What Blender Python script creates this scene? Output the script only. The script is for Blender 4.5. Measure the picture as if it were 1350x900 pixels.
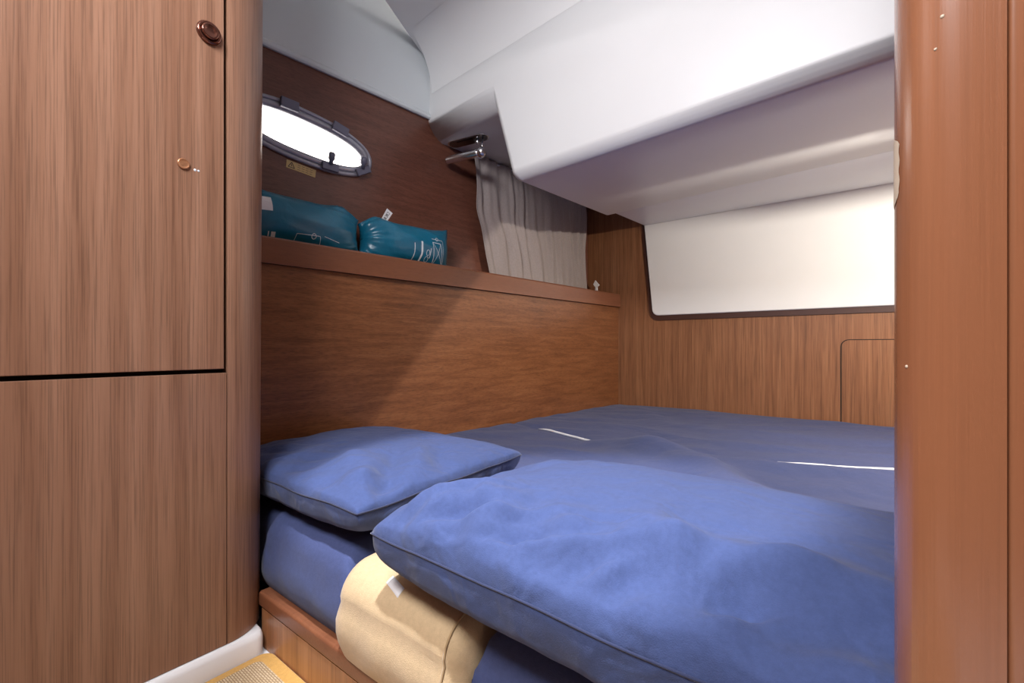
import bpy, bmesh, math, random
import numpy as np
from mathutils import Vector, Matrix, noise
from mathutils.bvhtree import BVHTree

for o in list(bpy.data.objects):
    bpy.data.objects.remove(o)
S = bpy.context.scene
C = S.collection
PI = math.pi
random.seed(4)

# ------------------------------------------------------------------ camera
cam = bpy.data.cameras.new('camera')
cam.lens = 16.0
cam.sensor_width = 36.0
cam.shift_y = 7 / 1350
cam.clip_start = 0.02
co = bpy.data.objects.new('camera', cam)
co.location = (0, 0, 0.60)
co.rotation_euler = (PI / 2, 0, math.radians(38.1))
C.objects.link(co)
S.camera = co

# ------------------------------------------------------------------ world and large lights
W = bpy.data.worlds.new('world')
S.world = W
W.use_nodes = True
bg = W.node_tree.nodes['Background']
bg.inputs[0].default_value = (1.0, 0.94, 0.89, 1)
bg.inputs[1].default_value = 5.0
vs = S.view_settings
vs.view_transform = 'Standard'
vs.look = 'None'
vs.exposure = 0.66
vs.gamma = 1.0
vs.use_curve_mapping = False


def lamp(name, kind, loc, target, power, col, **kw):
    d = bpy.data.lights.new(name, kind)
    d.energy = power
    d.color = col
    for k, v in kw.items():
        setattr(d, k, v)
    o = bpy.data.objects.new(name, d)
    o.location = loc
    o.rotation_euler = (Vector(target) - Vector(loc)).to_track_quat('-Z', 'Y').to_euler()
    C.objects.link(o)
    return o


# daylight falling through the open companionway hatch behind the photographer
lamp('hatch_daylight', 'AREA', (-0.25, -0.35, 1.70), (-0.45, 0.75, 0.55), 25, (0.97, 0.97, 1.0), shape='RECTANGLE', size=0.55, size_y=0.45)
# halogen downlight in the passage ceiling
lamp('ceiling_downlight', 'SPOT', (-0.35, 0.15, 1.74), (-0.45, 0.62, 0.40), 95, (0.92, 0.95, 1.0), spot_size=math.radians(37), spot_blend=0.35, shadow_soft_size=0.03)
# warm reading light on the inboard side of the berth
lamp('berth_light', 'SPOT', (0.50, 1.45, 1.11), (0.33, 2.148, 0.414), 40, (1.0, 0.92, 0.80), spot_size=math.radians(157), spot_blend=0.03, shadow_soft_size=0.02)



# ------------------------------------------------------------------ materials
def new_mat(name):
    m = bpy.data.materials.new(name)
    m.use_nodes = True
    nt = m.node_tree
    return m, nt, nt.nodes['Principled BSDF']


def N(nt, t, **kw):
    n = nt.nodes.new(t)
    for k, v in kw.items():
        setattr(n, k, v)
    return n


def noise_node(nt, vec, scale, detail=4, rough=0.55, dist=0.0):
    n = N(nt, 'ShaderNodeTexNoise')
    n.inputs['Scale'].default_value = scale
    n.inputs['Detail'].default_value = detail
    n.inputs['Roughness'].default_value = rough
    n.inputs['Distortion'].default_value = dist
    nt.links.new(vec, n.inputs['Vector'])
    return n


def mapping(nt, scale, rot=(0, 0, 0)):
    tc = N(nt, 'ShaderNodeTexCoord')
    mp = N(nt, 'ShaderNodeMapping')
    mp.inputs['Scale'].default_value = scale
    mp.inputs['Rotation'].default_value = rot
    nt.links.new(tc.outputs['Object'], mp.inputs['Vector'])
    return mp.outputs['Vector']


def ramp(nt, fac, stops):
    r = N(nt, 'ShaderNodeValToRGB')
    el = r.color_ramp.elements
    while len(el) < len(stops):
        el.new(0.5)
    for e, (p, c) in zip(el, stops):
        e.position = p
        e.color = (*c, 1) if len(c) == 3 else c
    nt.links.new(fac, r.inputs['Fac'])
    return r.outputs['Color']


def mixc(nt, a, b, fac, mode='MIX'):
    m = N(nt, 'ShaderNodeMix', data_type='RGBA', blend_type=mode)
    for sock, v in ((m.inputs[0], fac), (m.inputs[6], a), (m.inputs[7], b)):
        if hasattr(v, 'links') or hasattr(v, 'is_linked'):
            nt.links.new(v, sock)
        elif isinstance(v, (int, float)):
            sock.default_value = v
        else:
            sock.default_value = (*v, 1)
    return m.outputs[2]


def bump(nt, h, strength, dist=0.01, nrm=None):
    b = N(nt, 'ShaderNodeBump')
    b.inputs['Strength'].default_value = strength
    b.inputs['Distance'].default_value = dist
    nt.links.new(h, b.inputs['Height'])
    if nrm is not None:
        nt.links.new(nrm, b.inputs['Normal'])
    return b.outputs['Normal']


def wood(name, dark, mid, light, along='Z', rough=0.34, coarse=34, fine=560, pore=0.68, rot=(0, 0, 0), spec=0.45):
    """veneer: grain stretched along one axis, cathedral drift plus fine dark pores"""
    m, nt, p = new_mat(name)
    s1 = {'X': (0.022, 1, 1), 'Y': (1, 0.022, 1), 'Z': (1, 1, 0.022)}[along]
    s2 = {'X': (0.012, 1, 1), 'Y': (1, 0.012, 1), 'Z': (1, 1, 0.012)}[along]
    a = noise_node(nt, mapping(nt, s1, rot), coarse, 5, 0.6, 0.6)
    b = noise_node(nt, mapping(nt, s2, rot), fine, 3, 0.6)
    c1 = ramp(nt, a.outputs['Fac'], [(0.30, dark), (0.5, mid), (0.70, light)])
    pr = ramp(nt, b.outputs['Fac'], [(0.36, (pore,) * 3), (0.52, (1, 1, 1)), (0.75, (1.0, 1.0, 1.0))])
    col = mixc(nt, c1, pr, 1.0, 'MULTIPLY')
    nt.links.new(col, p.inputs['Base Color'])
    p.inputs['Roughness'].default_value = rough
    p.inputs['Specular IOR Level'].default_value = spec
    nt.links.new(bump(nt, b.outputs['Fac'], 0.10, 0.002), p.inputs['Normal'])
    return m


def plain(name, col, rough=0.5, metal=0.0, spec=0.5, var=0.06, scale=20, bmp=0.0, bscale=300):
    m, nt, p = new_mat(name)
    n = noise_node(nt, mapping(nt, (1, 1, 1)), scale, 3)
    lo = tuple(x * (1 - var) for x in col)
    hi = tuple(min(1, x * (1 + var)) for x in col)
    nt.links.new(ramp(nt, n.outputs['Fac'], [(0.3, lo), (0.7, hi)]), p.inputs['Base Color'])
    p.inputs['Roughness'].default_value = rough
    p.inputs['Metallic'].default_value = metal
    p.inputs['Specular IOR Level'].default_value = spec
    if bmp:
        b = noise_node(nt, mapping(nt, (1, 1, 1)), bscale, 2)
        nt.links.new(bump(nt, b.outputs['Fac'], bmp, 0.002), p.inputs['Normal'])
    return m


def fabric(name, col, crease=0.35, weave=0.25, rough=0.85, sheen=0.25, cscale=9, stretch=(1, 1, 1), var=0.10, cdist=1.2):
    m, nt, p = new_mat(name)
    n = noise_node(nt, mapping(nt, (1, 1, 1)), 160, 4, 0.7)
    lo = tuple(x * (1 - var) for x in col)
    hi = tuple(min(1, x * (1 + var)) for x in col)
    nt.links.new(ramp(nt, n.outputs['Fac'], [(0.3, lo), (0.7, hi)]), p.inputs['Base Color'])
    p.inputs['Roughness'].default_value = rough
    p.inputs['Specular IOR Level'].default_value = 0.2
    p.inputs['Sheen Weight'].default_value = sheen
    p.inputs['Sheen Roughness'].default_value = 0.5
    c = noise_node(nt, mapping(nt, stretch), cscale, 2, 0.45, cdist)
    w = noise_node(nt, mapping(nt, (1, 1, 1)), 900, 1)
    b1 = bump(nt, c.outputs['Fac'], crease, 0.03)
    nt.links.new(bump(nt, w.outputs['Fac'], weave, 0.0015, b1), p.inputs['Normal'])
    return m


M = {}
M['locker_wood'] = wood('locker_veneer', (0.22, 0.106, 0.062), (0.285, 0.147, 0.090), (0.345, 0.188, 0.120), 'Z', 0.33)
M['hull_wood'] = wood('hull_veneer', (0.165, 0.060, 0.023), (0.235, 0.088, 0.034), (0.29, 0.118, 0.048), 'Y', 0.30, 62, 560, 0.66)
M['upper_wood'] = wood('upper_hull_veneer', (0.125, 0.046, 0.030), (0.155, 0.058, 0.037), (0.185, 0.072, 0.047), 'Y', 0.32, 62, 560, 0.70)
M['bulkhead_wood'] = wood('bulkhead_veneer', (0.20, 0.082, 0.036), (0.265, 0.112, 0.050), (0.33, 0.150, 0.070), 'Z', 0.36, 70, 520, 0.60)
M['bed_wood'] = wood('bed_front_veneer', (0.27, 0.11, 0.045), (0.34, 0.145, 0.062), (0.40, 0.185, 0.085), 'Z', 0.30, 26, 260, 0.72)
M['rail_wood'] = wood('solid_mahogany', (0.185, 0.066, 0.032), (0.205, 0.076, 0.037), (0.23, 0.090, 0.044), 'Y', 0.30, 14, 300, 0.88)
M['post_wood'] = wood('post_mahogany', (0.275, 0.105, 0.047), (0.30, 0.117, 0.054), (0.325, 0.131, 0.062), 'Z', 0.26, 10, 420, 0.94, spec=0.8)
M['post_wood'].node_tree.nodes['Principled BSDF'].inputs['Coat Weight'].default_value = 0.6
M['post_wood'].node_tree.nodes['Principled BSDF'].inputs['Coat Roughness'].default_value = 0.2
M['dark_wood'] = plain('dark_edge_wood', (0.06, 0.022, 0.014), 0.4)
M['gap'] = plain('shadow_gap', (0.012, 0.008, 0.006), 0.9)
M['gel'] = plain('white_gelcoat', (0.78, 0.78, 0.785), 0.38, spec=0.5, var=0.015, scale=4)
M['gel_gloss'] = plain('glossy_white_panel', (0.88, 0.88, 0.87), 0.16, spec=0.5, var=0.01, scale=4)
M['liner'] = plain('hull_liner_white', (0.66, 0.70, 0.72), 0.5, var=0.02, scale=5)
M['blue'] = fabric('navy_sheet', (0.052, 0.068, 0.165), 0.28, 0.25, sheen=0.10, cdist=0.5, stretch=(1, 1.6, 1), cscale=9)
M['blue_pillow'] = fabric('navy_pillow', (0.050, 0.074, 0.185), 0.34, 0.25, sheen=0.12, cscale=17, cdist=0.5)
M['seam'] = fabric('navy_seam', (0.028, 0.036, 0.085), 0.0, 0.1)
M['beige'] = fabric('sand_velour', (0.53, 0.385, 0.225), 0.06, 0.35, cscale=10, var=0.08)
M['beige_seam'] = fabric('sand_piping', (0.40, 0.27, 0.14), 0.0, 0.1)
M['white_tape'] = plain('white_tape', (0.85, 0.85, 0.86), 0.7)
M['teal'] = fabric('teal_nylon', (0.008, 0.140, 0.235), 0.12, 0.08, rough=0.30, sheen=0.0, cscale=14, var=0.05)
M['teal'].node_tree.nodes['Principled BSDF'].inputs['Specular IOR Level'].default_value = 0.55
M['print'] = plain('white_print', (0.75, 0.80, 0.84), 0.7)
M['ink'] = plain('black_print', (0.03, 0.03, 0.035), 0.7)
M['curtain'] = fabric('curtain_linen', (0.335, 0.285, 0.270), 0.15, 0.4, cscale=14, stretch=(1, 1, 0.25), var=0.10)
M['chrome'] = plain('chrome', (0.88, 0.89, 0.90), 0.24, 1.0, var=0.02)
M['dark_chrome'] = plain('dark_chrome', (0.20, 0.19, 0.20), 0.2, 1.0, var=0.05)
M['knob_dark'] = plain('bronzed_knob', (0.20, 0.085, 0.060), 0.12, 0.85, var=0.1)
M['plug'] = plain('copper_plug', (0.52, 0.25, 0.13), 0.25, 0.6, var=0.05)
M['frame'] = plain('porthole_frame_grey', (0.36, 0.36, 0.42), 0.28, 0.35, var=0.05)
M['frame_dark'] = plain('porthole_fittings_dark', (0.14, 0.14, 0.20), 0.4, 0.2)
M['sticker'] = plain('gold_sticker', (0.50, 0.36, 0.16), 0.45, 0.2)
M['carpet_field'] = None
M['carpet_border'] = fabric('carpet_binding', (0.52, 0.29, 0.075), 0.0, 0.5)
M['chip'] = plain('bare_pale_chip', (0.60, 0.50, 0.38), 0.6)

# woven sisal
m, nt, p = new_mat('woven_sisal')
tc = N(nt, 'ShaderNodeTexCoord')
mp = N(nt, 'ShaderNodeMapping')
nt.links.new(tc.outputs['Object'], mp.inputs['Vector'])
bt = N(nt, 'ShaderNodeTexBrick')
bt.inputs['Scale'].default_value = 60
bt.inputs['Color1'].default_value = (0.55, 0.43, 0.28, 1)
bt.inputs['Color2'].default_value = (0.47, 0.35, 0.21, 1)
bt.inputs['Mortar'].default_value = (0.20, 0.11, 0.05, 1)
bt.inputs['Mortar Size'].default_value = 0.03
bt.inputs['Row Height'].default_value = 0.22
bt.inputs['Brick Width'].default_value = 0.5
nt.links.new(mp.outputs['Vector'], bt.inputs['Vector'])
nt.links.new(bt.outputs['Color'], p.inputs['Base Color'])
p.inputs['Roughness'].default_value = 0.9
nt.links.new(bump(nt, bt.outputs['Color'], 0.5, 0.002), p.inputs['Normal'])
M['carpet_field'] = m

# window glass
m, nt, p = new_mat('porthole_glass')
tr = N(nt, 'ShaderNodeBsdfTransparent')
tr.inputs[0].default_value = (0.95, 0.94, 0.93, 1)
gs = N(nt, 'ShaderNodeBsdfGlossy')
gs.inputs['Roughness'].default_value = 0.03
fz = N(nt, 'ShaderNodeFresnel')
fz.inputs['IOR'].default_value = 1.45
mx = N(nt, 'ShaderNodeMixShader')
nt.links.new(fz.outputs[0], mx.inputs[0])
nt.links.new(tr.outputs[0], mx.inputs[1])
nt.links.new(gs.outputs[0], mx.inputs[2])
nt.links.new(mx.outputs[0], nt.nodes['Material Output'].inputs['Surface'])
M['glass'] = m
m, nt, p = new_mat('lamp_lens')
p.inputs['Base Color'].default_value = (1, 0.95, 0.9, 1)
p.inputs['Emission Color'].default_value = (1, 0.93, 0.84, 1)
p.inputs['Emission Strength'].default_value = 6
M['lens'] = m


# ------------------------------------------------------------------ mesh helpers
def tag(o, label=None, cat=None, group=None, kind=None):
    if label:
        o['label'] = label
    if cat:
        o['category'] = cat
    if group:
        o['group'] = group
    if kind:
        o['kind'] = kind
    return o


def empty(name, loc=(0, 0, 0)):
    o = bpy.data.objects.new(name, None)
    o.location = loc
    C.objects.link(o)
    return o


def mesh(name, verts, faces, mat, parent=None, smooth=False, bevel=0.0, seg=3, angle=35, recalc=True):
    me = bpy.data.meshes.new(name)
    me.from_pydata([tuple(v) for v in verts], [], faces)
    if recalc:
        b = bmesh.new()
        b.from_mesh(me)
        bmesh.ops.recalc_face_normals(b, faces=b.faces)
        b.to_mesh(me)
        b.free()
    o = bpy.data.objects.new(name, me)
    me.materials.append(M[mat])
    C.objects.link(o)
    if parent:
        o.parent = parent
        o.matrix_parent_inverse = Matrix.Translation(parent.location).inverted()
    if bevel:
        bv = o.modifiers.new('bevel', 'BEVEL')
        bv.width = bevel
        bv.segments = seg
        bv.limit_method = 'ANGLE'
        bv.angle_limit = math.radians(angle)
        smooth = True
    if smooth:
        for f in me.polygons:
            f.use_smooth = True
        if bevel:
            wn = o.modifiers.new('wn', 'WEIGHTED_NORMAL')
            wn.keep_sharp = True
    return o


def prism(pts, d, name, mat, parent=None, **kw):
    """pts: 3-D loop; d: extrusion vector"""
    n = len(pts)
    d = Vector(d)
    v = [Vector(q) for q in pts] + [Vector(q) + d for q in pts]
    f = [list(range(n - 1, -1, -1)), list(range(n, 2 * n))]
    f += [[i, (i + 1) % n, n + (i + 1) % n, n + i] for i in range(n)]
    return mesh(name, v, f, mat, parent, **kw)


def box(x0, x1, y0, y1, z0, z1, name, mat, parent=None, **kw):
    return prism([(x0, y0, z0), (x1, y0, z0), (x1, y1, z0), (x0, y1, z0)], (0, 0, z1 - z0), name, mat, parent, **kw)


def tube_geo(path, r, n=8, closed=False):
    P = [Vector(q) for q in path]
    V, F = [], []
    m = len(P)
    up = Vector((0, 0, 1))
    for i, q in enumerate(P):
        a = P[(i - 1) % m] if (closed or i > 0) else q
        b = P[(i + 1) % m] if (closed or i < m - 1) else q
        t = (b - a).normalized()
        s = t.cross(up if abs(t.z) < 0.95 else Vector((1, 0, 0))).normalized()
        u = s.cross(t)
        rr = r[i] if isinstance(r, (list, tuple)) else r
        for k in range(n):
            an = 2 * PI * k / n
            V.append(q + s * math.cos(an) * rr + u * math.sin(an) * rr)
    for i in range(m if closed else m - 1):
        j = (i + 1) % m
        for k in range(n):
            F.append([i * n + k, i * n + (k + 1) % n, j * n + (k + 1) % n, j * n + k])
    if not closed:
        F.append(list(range(n)))
        F.append([(m - 1) * n + k for k in range(n)])
    return V, F


def tube(path, r, name, mat, parent=None, n=8, closed=False):
    V, F = tube_geo(path, r, n, closed)
    return mesh(name, V, F, mat, parent, smooth=True)


def lathe(prof, center, axis, name, mat, parent=None, n=28):
    """prof: list of (radius, height along axis)"""
    q = Vector((0, 0, 1)).rotation_difference(Vector(axis).normalized())
    V, F = [], []
    for r, h in prof:
        for k in range(n):
            a = 2 * PI * k / n
            V.append(Vector(center) + q @ Vector((r * math.cos(a), r * math.sin(a), h)))
    m = len(prof)
    for i in range(m - 1):
        for k in range(n):
            F.append([i * n + k, i * n + (k + 1) % n, (i + 1) * n + (k + 1) % n, (i + 1) * n + k])
    F.append(list(range(n)))
    F.append([(m - 1) * n + k for k in range(n)])
    return mesh(name, V, F, mat, parent, smooth=True)


# hull frames: the hull side runs 5 degrees inboard towards the stern
SL = 0.0875
HL = Vector((0.0872, 0.9962, 0))       # along the hull
HN = Vector((0.9962, -0.0872, 0))      # inboard


def lowx(y):
    return -1.338 + SL * y


def upx(y):
    return -1.534 + SL * y


YB = 2.42     # stern bulkhead
ZF = 0.03     # cabin sole
ZM = 0.28     # mattress top

# ------------------------------------------------------------------ setting: floor, passage
fl = box(-1.7, 0.9, -1.2, YB + 0.1, -0.05, ZF, 'floor', 'gel')
tag(fl, 'white moulded cabin floor under the small carpet', 'floor', kind='structure')

wf = box(-1.70, 0.93, -0.83, -0.80, ZF, 2.06, 'wall_front', 'locker_wood')  # unseen wall added behind the camera to keep sky fill off the berth
tag(wf, 'unseen wooden partition added across the passage to shut out sky light', 'wall', kind='structure')

# ------------------------------------------------------------------ hull side
wl = empty('wall_left', (-1.35, 1.2, ZF))
tag(wl, 'wood-veneered hull side with dark upper panel and lower panel below the shelf', 'wall', kind='structure')
# upper panel built as a ring around the porthole opening
PH_Y, PH_Z, PH_A, PH_B, PH_T = 0.765, 1.292, 0.236, 0.090, math.radians(-5.5)


def ph_pt(th, ga, inset=0.0):
    """point on the porthole outline grown by ga; inset: inboard offset from the panel"""
    c, s = math.cos(th), math.sin(th)
    e = 2 / 2.35
    u = (PH_A + ga) * math.copysign(abs(c) ** e, c)
    v = (PH_B + ga) * math.copysign(abs(s) ** e, s)
    u, v = u * math.cos(PH_T) - v * math.sin(PH_T), u * math.sin(PH_T) + v * math.cos(PH_T)
    y = PH_Y + u
    return Vector((upx(y), y, PH_Z + v)) + HN * inset


NP = 72
y0, y1, z0, z1 = -0.8, YB + 0.03, 0.80, 1.545
outer, inner = [], []
for i in range(NP):
    th = 2 * PI * i / NP
    inner.append(ph_pt(th, -0.012))
    c, s = math.cos(th), math.sin(th)
    t = min(((y1 - PH_Y) / c if c > 1e-6 else (y0 - PH_Y) / c if c < -1e-6 else 1e9),
            ((z1 - PH_Z) / s if s > 1e-6 else (z0 - PH_Z) / s if s < -1e-6 else 1e9))
    outer.append((PH_Y + c * t, PH_Z + s * t))
# snap nearest ring vertices to the true corners
for cy, cz in ((y0, z0), (y0, z1), (y1, z0), (y1, z1)):
    k = min(range(NP), key=lambda i: (outer[i][0] - cy) ** 2 + (outer[i][1] - cz) ** 2)
    outer[k] = (cy, cz)
V = list(inner) + [Vector((upx(y), y, z)) for y, z in outer]
V += [q - HN * 0.03 for q in V]
F = []
for i in range(NP):
    j = (i + 1) % NP
    F += [[i, j, NP + j, NP + i], [2 * NP + i, 3 * NP + i, 3 * NP + j, 2 * NP + j],
          [i, 2 * NP + i, 2 * NP + j, j], [NP + i, NP + j, 3 * NP + j, 3 * NP + i]]
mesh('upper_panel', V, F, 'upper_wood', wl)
# lower panel below the shelf
ya, yb = -0.8, YB
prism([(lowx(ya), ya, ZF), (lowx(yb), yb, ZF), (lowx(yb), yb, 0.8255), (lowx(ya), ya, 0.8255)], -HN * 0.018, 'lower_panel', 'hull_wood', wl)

# shelf with fiddle rail
sh = empty('shelf', (-1.3, 1.2, 0.84))
tag(sh, 'long mahogany shelf with raised front rail along the hull side', 'shelf')


def rail_sec(y):
    x = lowx(y)
    return [(x + 0.016, y, 0.826), (x + 0.016, y, 0.893), (x + 0.010, y, 0.899), (x - 0.010, y, 0.899), (x - 0.016, y, 0.893), (x - 0.016, y, 0.826)]


prism(rail_sec(-0.79), (SL * (YB - 0.004 + 0.79), YB - 0.004 + 0.79, 0), 'front_rail', 'rail_wood', sh)
prism([(lowx(ya) - 0.0165, ya, 0.855), (lowx(yb) - 0.0165, yb - 0.004, 0.855), (upx(yb) + 0.002, yb - 0.004, 0.855), (upx(ya) + 0.002, ya, 0.855)], (0, 0, 0.015), 'shelf_board', 'rail_wood', sh)

# ------------------------------------------------------------------ stern bulkhead
wb = empty('wall_back', (-0.3, YB, ZF))
tag(wb, 'vertical-grain wooden stern bulkhead with white moulded upper panel', 'wall', kind='structure')
box(-1.42, 0.80, YB, YB + 0.02, ZF, 1.60, 'bulkhead_panel', 'bulkhead_wood', wb)


def round_poly(pts, rads, n=6):
    out = []
    m = len(pts)
    for i, (q, r) in enumerate(zip(pts, rads)):
        q = Vector(q)
        if r <= 0:
            out.append(q)
            continue
        a = (Vector(pts[i - 1]) - q).normalized()
        b = (Vector(pts[(i + 1) % m]) - q).normalized()
        half = a.angle(b) / 2
        d = r / math.tan(half)
        p0, p1 = q + a * d, q + b * d
        c = q + (a + b).normalized() * (r / math.sin(half))
        v0, v1 = p0 - c, p1 - c
        ang = v0.angle(v1)
        for k in range(n + 1):
            t = k / n
            out.append(c + (v0 * math.sin((1 - t) * ang) + v1 * math.sin(t * ang)) / math.sin(ang))
    return out


wp = round_poly([(-0.972, YB - 0.014, 1.29), (-0.922, YB - 0.014, 0.768), (0.80, YB - 0.014, 0.768), (0.80, YB - 0.014, 1.29)], [0, 0.035, 0, 0])
prism(wp, (0, 0.013, 0), 'white_panel', 'gel_gloss', wb, bevel=0.006, seg=3)
tp = round_poly([(-0.986, YB - 0.006, 1.27), (-0.936, YB - 0.006, 0.742), (0.80, YB - 0.006, 0.742), (0.80, YB - 0.006, 1.27)], [0, 0.05, 0, 0])
prism(tp, (0, 0.0055, 0), 'panel_edging', 'dark_wood', wb)
# access hatch
hp = round_poly([(-0.096, YB - 0.002, 0.632), (-0.096, YB - 0.002, 0.20), (0.40, YB - 0.002, 0.20), (0.40, YB - 0.002, 0.632)], [0.03, 0.03, 0.03, 0.03])
prism(hp, (0, 0.0018, 0), 'hatch_gap', 'gap', wb)
hp = round_poly([(-0.0925, YB - 0.0034, 0.6285), (-0.0925, YB - 0.0034, 0.2035), (0.3965, YB - 0.0034, 0.2035), (0.3965, YB - 0.0034, 0.6285)], [0.027] * 4)
prism(hp, (0, 0.0030, 0), 'hatch_cover', 'bulkhead_wood', wb)

# inboard side of the berth, out of sight behind the post
wr = empty('wall_right', (0.82, 1.0, ZF))
box(0.80, 0.83, 0.385, YB + 0.02, ZF, 2.03, 'berth_side', 'bulkhead_wood', wr)
box(0.90, 0.93, -0.80, 0.384, ZF, 2.03, 'passage_side', 'locker_wood', wr)
tag(wr, 'wooden inboard side of the passage and berth behind the door post', 'wall', kind='structure')

# ------------------------------------------------------------------ ceiling mouldings
ce = empty('ceiling', (-0.4, 1.0, 1.78))
tag(ce, 'white glassfibre ceiling with stepped cockpit beam and hull liner', 'ceiling', kind='structure')
# hull liner, leaning inboard above the wooden panel
sec = [(0.010, 1.530), (0.016, 1.536), (0.016, 1.548), (0.006, 1.556), (0.008, 1.64), (0.010, 1.78), (0.035, 1.92), (0.12, 2.02)]
V, F = [], []
ys = [-0.8 + i * (YB + 0.8) / 12 for i in range(13)]
for y in ys:
    for dx, z in sec:
        V.append((upx(y) + dx, y, z))
    for dx, z in reversed(sec):
        V.append((upx(y) + dx - 0.02, y, z + 0.004))
n = 2 * len(sec)
for i in range(len(ys) - 1):
    for k in range(n):
        F.append([i * n + k, i * n + (k + 1) % n, (i + 1) * n + (k + 1) % n, (i + 1) * n + k])
F += [list(range(n)), [12 * n + k for k in range(n)]]
mesh('hull_liner', V, F, 'liner', ce, smooth=False, bevel=0.002, seg=2, angle=20)

# stepped beam: outline on its front face, extruded aft along the hull
P0 = Vector((-1.423, 1.260, 0))


def bp(k, z, aft=0.0):
    q = P0 + HN * k + HL * aft
    return Vector((q.x, q.y, z))


prof = [(-0.20, 1.457), (0.372, 1.457), (0.462, 1.166), (2.20, 1.166), (2.20, 1.775), (-0.20, 1.775)]
loop = [bp(k, z) for k, z in prof]
b = bmesh.new()
vf = [b.verts.new(q) for q in loop]
vb = [b.verts.new(q + HL * 0.58) for q in loop]
b.faces.new(vf)
b.faces.new(vb[::-1])
for i in range(6):
    j = (i + 1) % 6
    b.faces.new([vf[j], vf[i], vb[i], vb[j]])
bmesh.ops.recalc_face_normals(b, faces=b.faces)


def edges_of(pairs):
    out = []
    for p_, q_ in pairs:
        for e in b.edges:
            if set(e.verts) == {p_, q_}:
                out.append(e)
    return out


bw = b.edges.layers.float.new('bevel_weight_edge')
for pr, wt in (((vf[0], vf[1]), 1.0), ((vf[1], vf[2]), 0.42), ((vf[2], vf[3]), 0.55), ((vf[1], vb[1]), 0.42), ((vf[2], vb[2]), 0.42)):
    for e in edges_of([pr]):
        e[bw] = wt
me = bpy.data.meshes.new('ceiling_beam')
b.to_mesh(me)
b.free()
for f in me.polygons:
    f.use_smooth = True
bo = bpy.data.objects.new('ceiling_beam', me)
me.materials.append(M['gel'])
C.objects.link(bo)
bo.parent = ce
bo.matrix_parent_inverse = Matrix.Translation(ce.location).inverted()
bvm_ = bo.modifiers.new('bevel', 'BEVEL')
bvm_.width = 0.070
bvm_.limit_method = 'WEIGHT'
bvm_.segments = 5
bvm_.profile = 0.40
bo.modifiers.new('wn', 'WEIGHTED_NORMAL').keep_sharp = True
# soft cove between beam face and ceiling
RC = 0.15
cv = [(0.0003, 1.781 - RC)] + [(RC - RC * math.cos(PI / 2 * i / 28) + 0.0003, 1.781 - RC + RC * math.sin(PI / 2 * i / 28)) for i in range(1, 29)] + [(0.0003, 1.781)]
lo_, hi_ = 0.02, 2.18
n = len(cv)
V = [bp(lo_ + (0.45 * f_ if i < n - 1 else 0), z, -f_) for i, (f_, z) in enumerate(cv)] + [bp(hi_, z, -f_) for f_, z in cv]
F = [list(range(n)), [n + i for i in range(n)]] + [[i, (i + 1) % n, n + (i + 1) % n, n + i] for i in range(n)]
o = mesh('cove', V, F, 'gel', ce, smooth=True)
o.data.set_sharp_from_angle(angle=math.radians(50))
# outboard ledge continuing aft above the curtain
prism([bp(-0.12, 1.457, 0.581), bp(0.37, 1.457, 0.581), bp(0.37, 1.457, 1.20), bp(-0.12, 1.457, 1.20)], (0, 0, 0.3), 'ledge', 'gel', ce)
# rising soffit between beam and bulkhead
V = [(-0.862, 1.790, 1.170), (0.80, 1.665, 1.170), (0.80, YB - 0.016, 1.262), (-0.972, YB - 0.016, 1.262)]
V += [(x, y, 1.60) for x, y, z in V]
F = [[3, 2, 1, 0], [4, 5, 6, 7], [0, 1, 5, 4], [1, 2, 6, 5], [2, 3, 7, 6], [3, 0, 4, 7]]
mesh('soffit', V, F, 'gel', ce, bevel=0.012, seg=3)
box(-1.72, 0.93, -0.80, YB + 0.05, 2.03, 2.06, 'deck_head', 'gel', ce)
# ceiling panel over the passage
prism([(-1.423, 1.262, 1.782), (-1.420, 1.225, 1.782), (-1.297, 0.951, 1.782), (-1.02, 0.35, 1.782), (-1.02, -0.79, 1.782), (0.895, -0.79, 1.782), (0.895, 0.38, 1.782), (0.79, 0.38, 1.782), (0.79, 1.07, 1.782)],
      (0, 0, 0.04), 'ceiling_panel', 'gel', ce)

# ------------------------------------------------------------------ locker
lk = empty('locker', (-1.1, 0.0, ZF))
tag(lk, 'tall wood-veneered locker with rounded corner and push-knob door', 'cabinet')
LX = -0.887
ZS = 0.5575
box(LX - 0.30, LX - 0.020, -0.79, 0.318, 0.075, 1.775, 'carcass', 'gap', lk)
dr = box(LX - 0.018, LX, -0.79, 0.3155, ZS + 0.004, 1.770, 'locker_door', 'locker_wood', lk, bevel=0.0012, seg=2)
box(LX - 0.018, LX, -0.79, 0.3195, 0.078, ZS - 0.003, 'lower_panel', 'locker_wood', lk, bevel=0.0008, seg=2)


def corner_loop(z, rr, dy, x0=LX, yc=0.3207, back=-1.26):
    pts = [(x0, yc + dy, z)]
    for i in range(0, 15):
        a = PI / 2 * i / 14
        pts.append((x0 - rr + rr * math.cos(a), yc + dy + rr * math.sin(a) + 0.0005, z))
    pts += [(back, yc + dy + rr + 0.0005, z), (back, yc + dy, z)]
    return pts


lo, hi = corner_loop(0.078, 0.0800, 0.0), corner_loop(1.775, 0.0935, 0.0)
n = len(lo)
V = lo + hi
F = [list(range(n)), [n + i for i in range(n)]] + [[i, (i + 1) % n, n + (i + 1) % n, n + i] for i in range(n)]
cp = mesh('corner_post', V, F, 'locker_wood', lk, smooth=True)
cp.data.set_sharp_from_angle(angle=math.radians(40))
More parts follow.
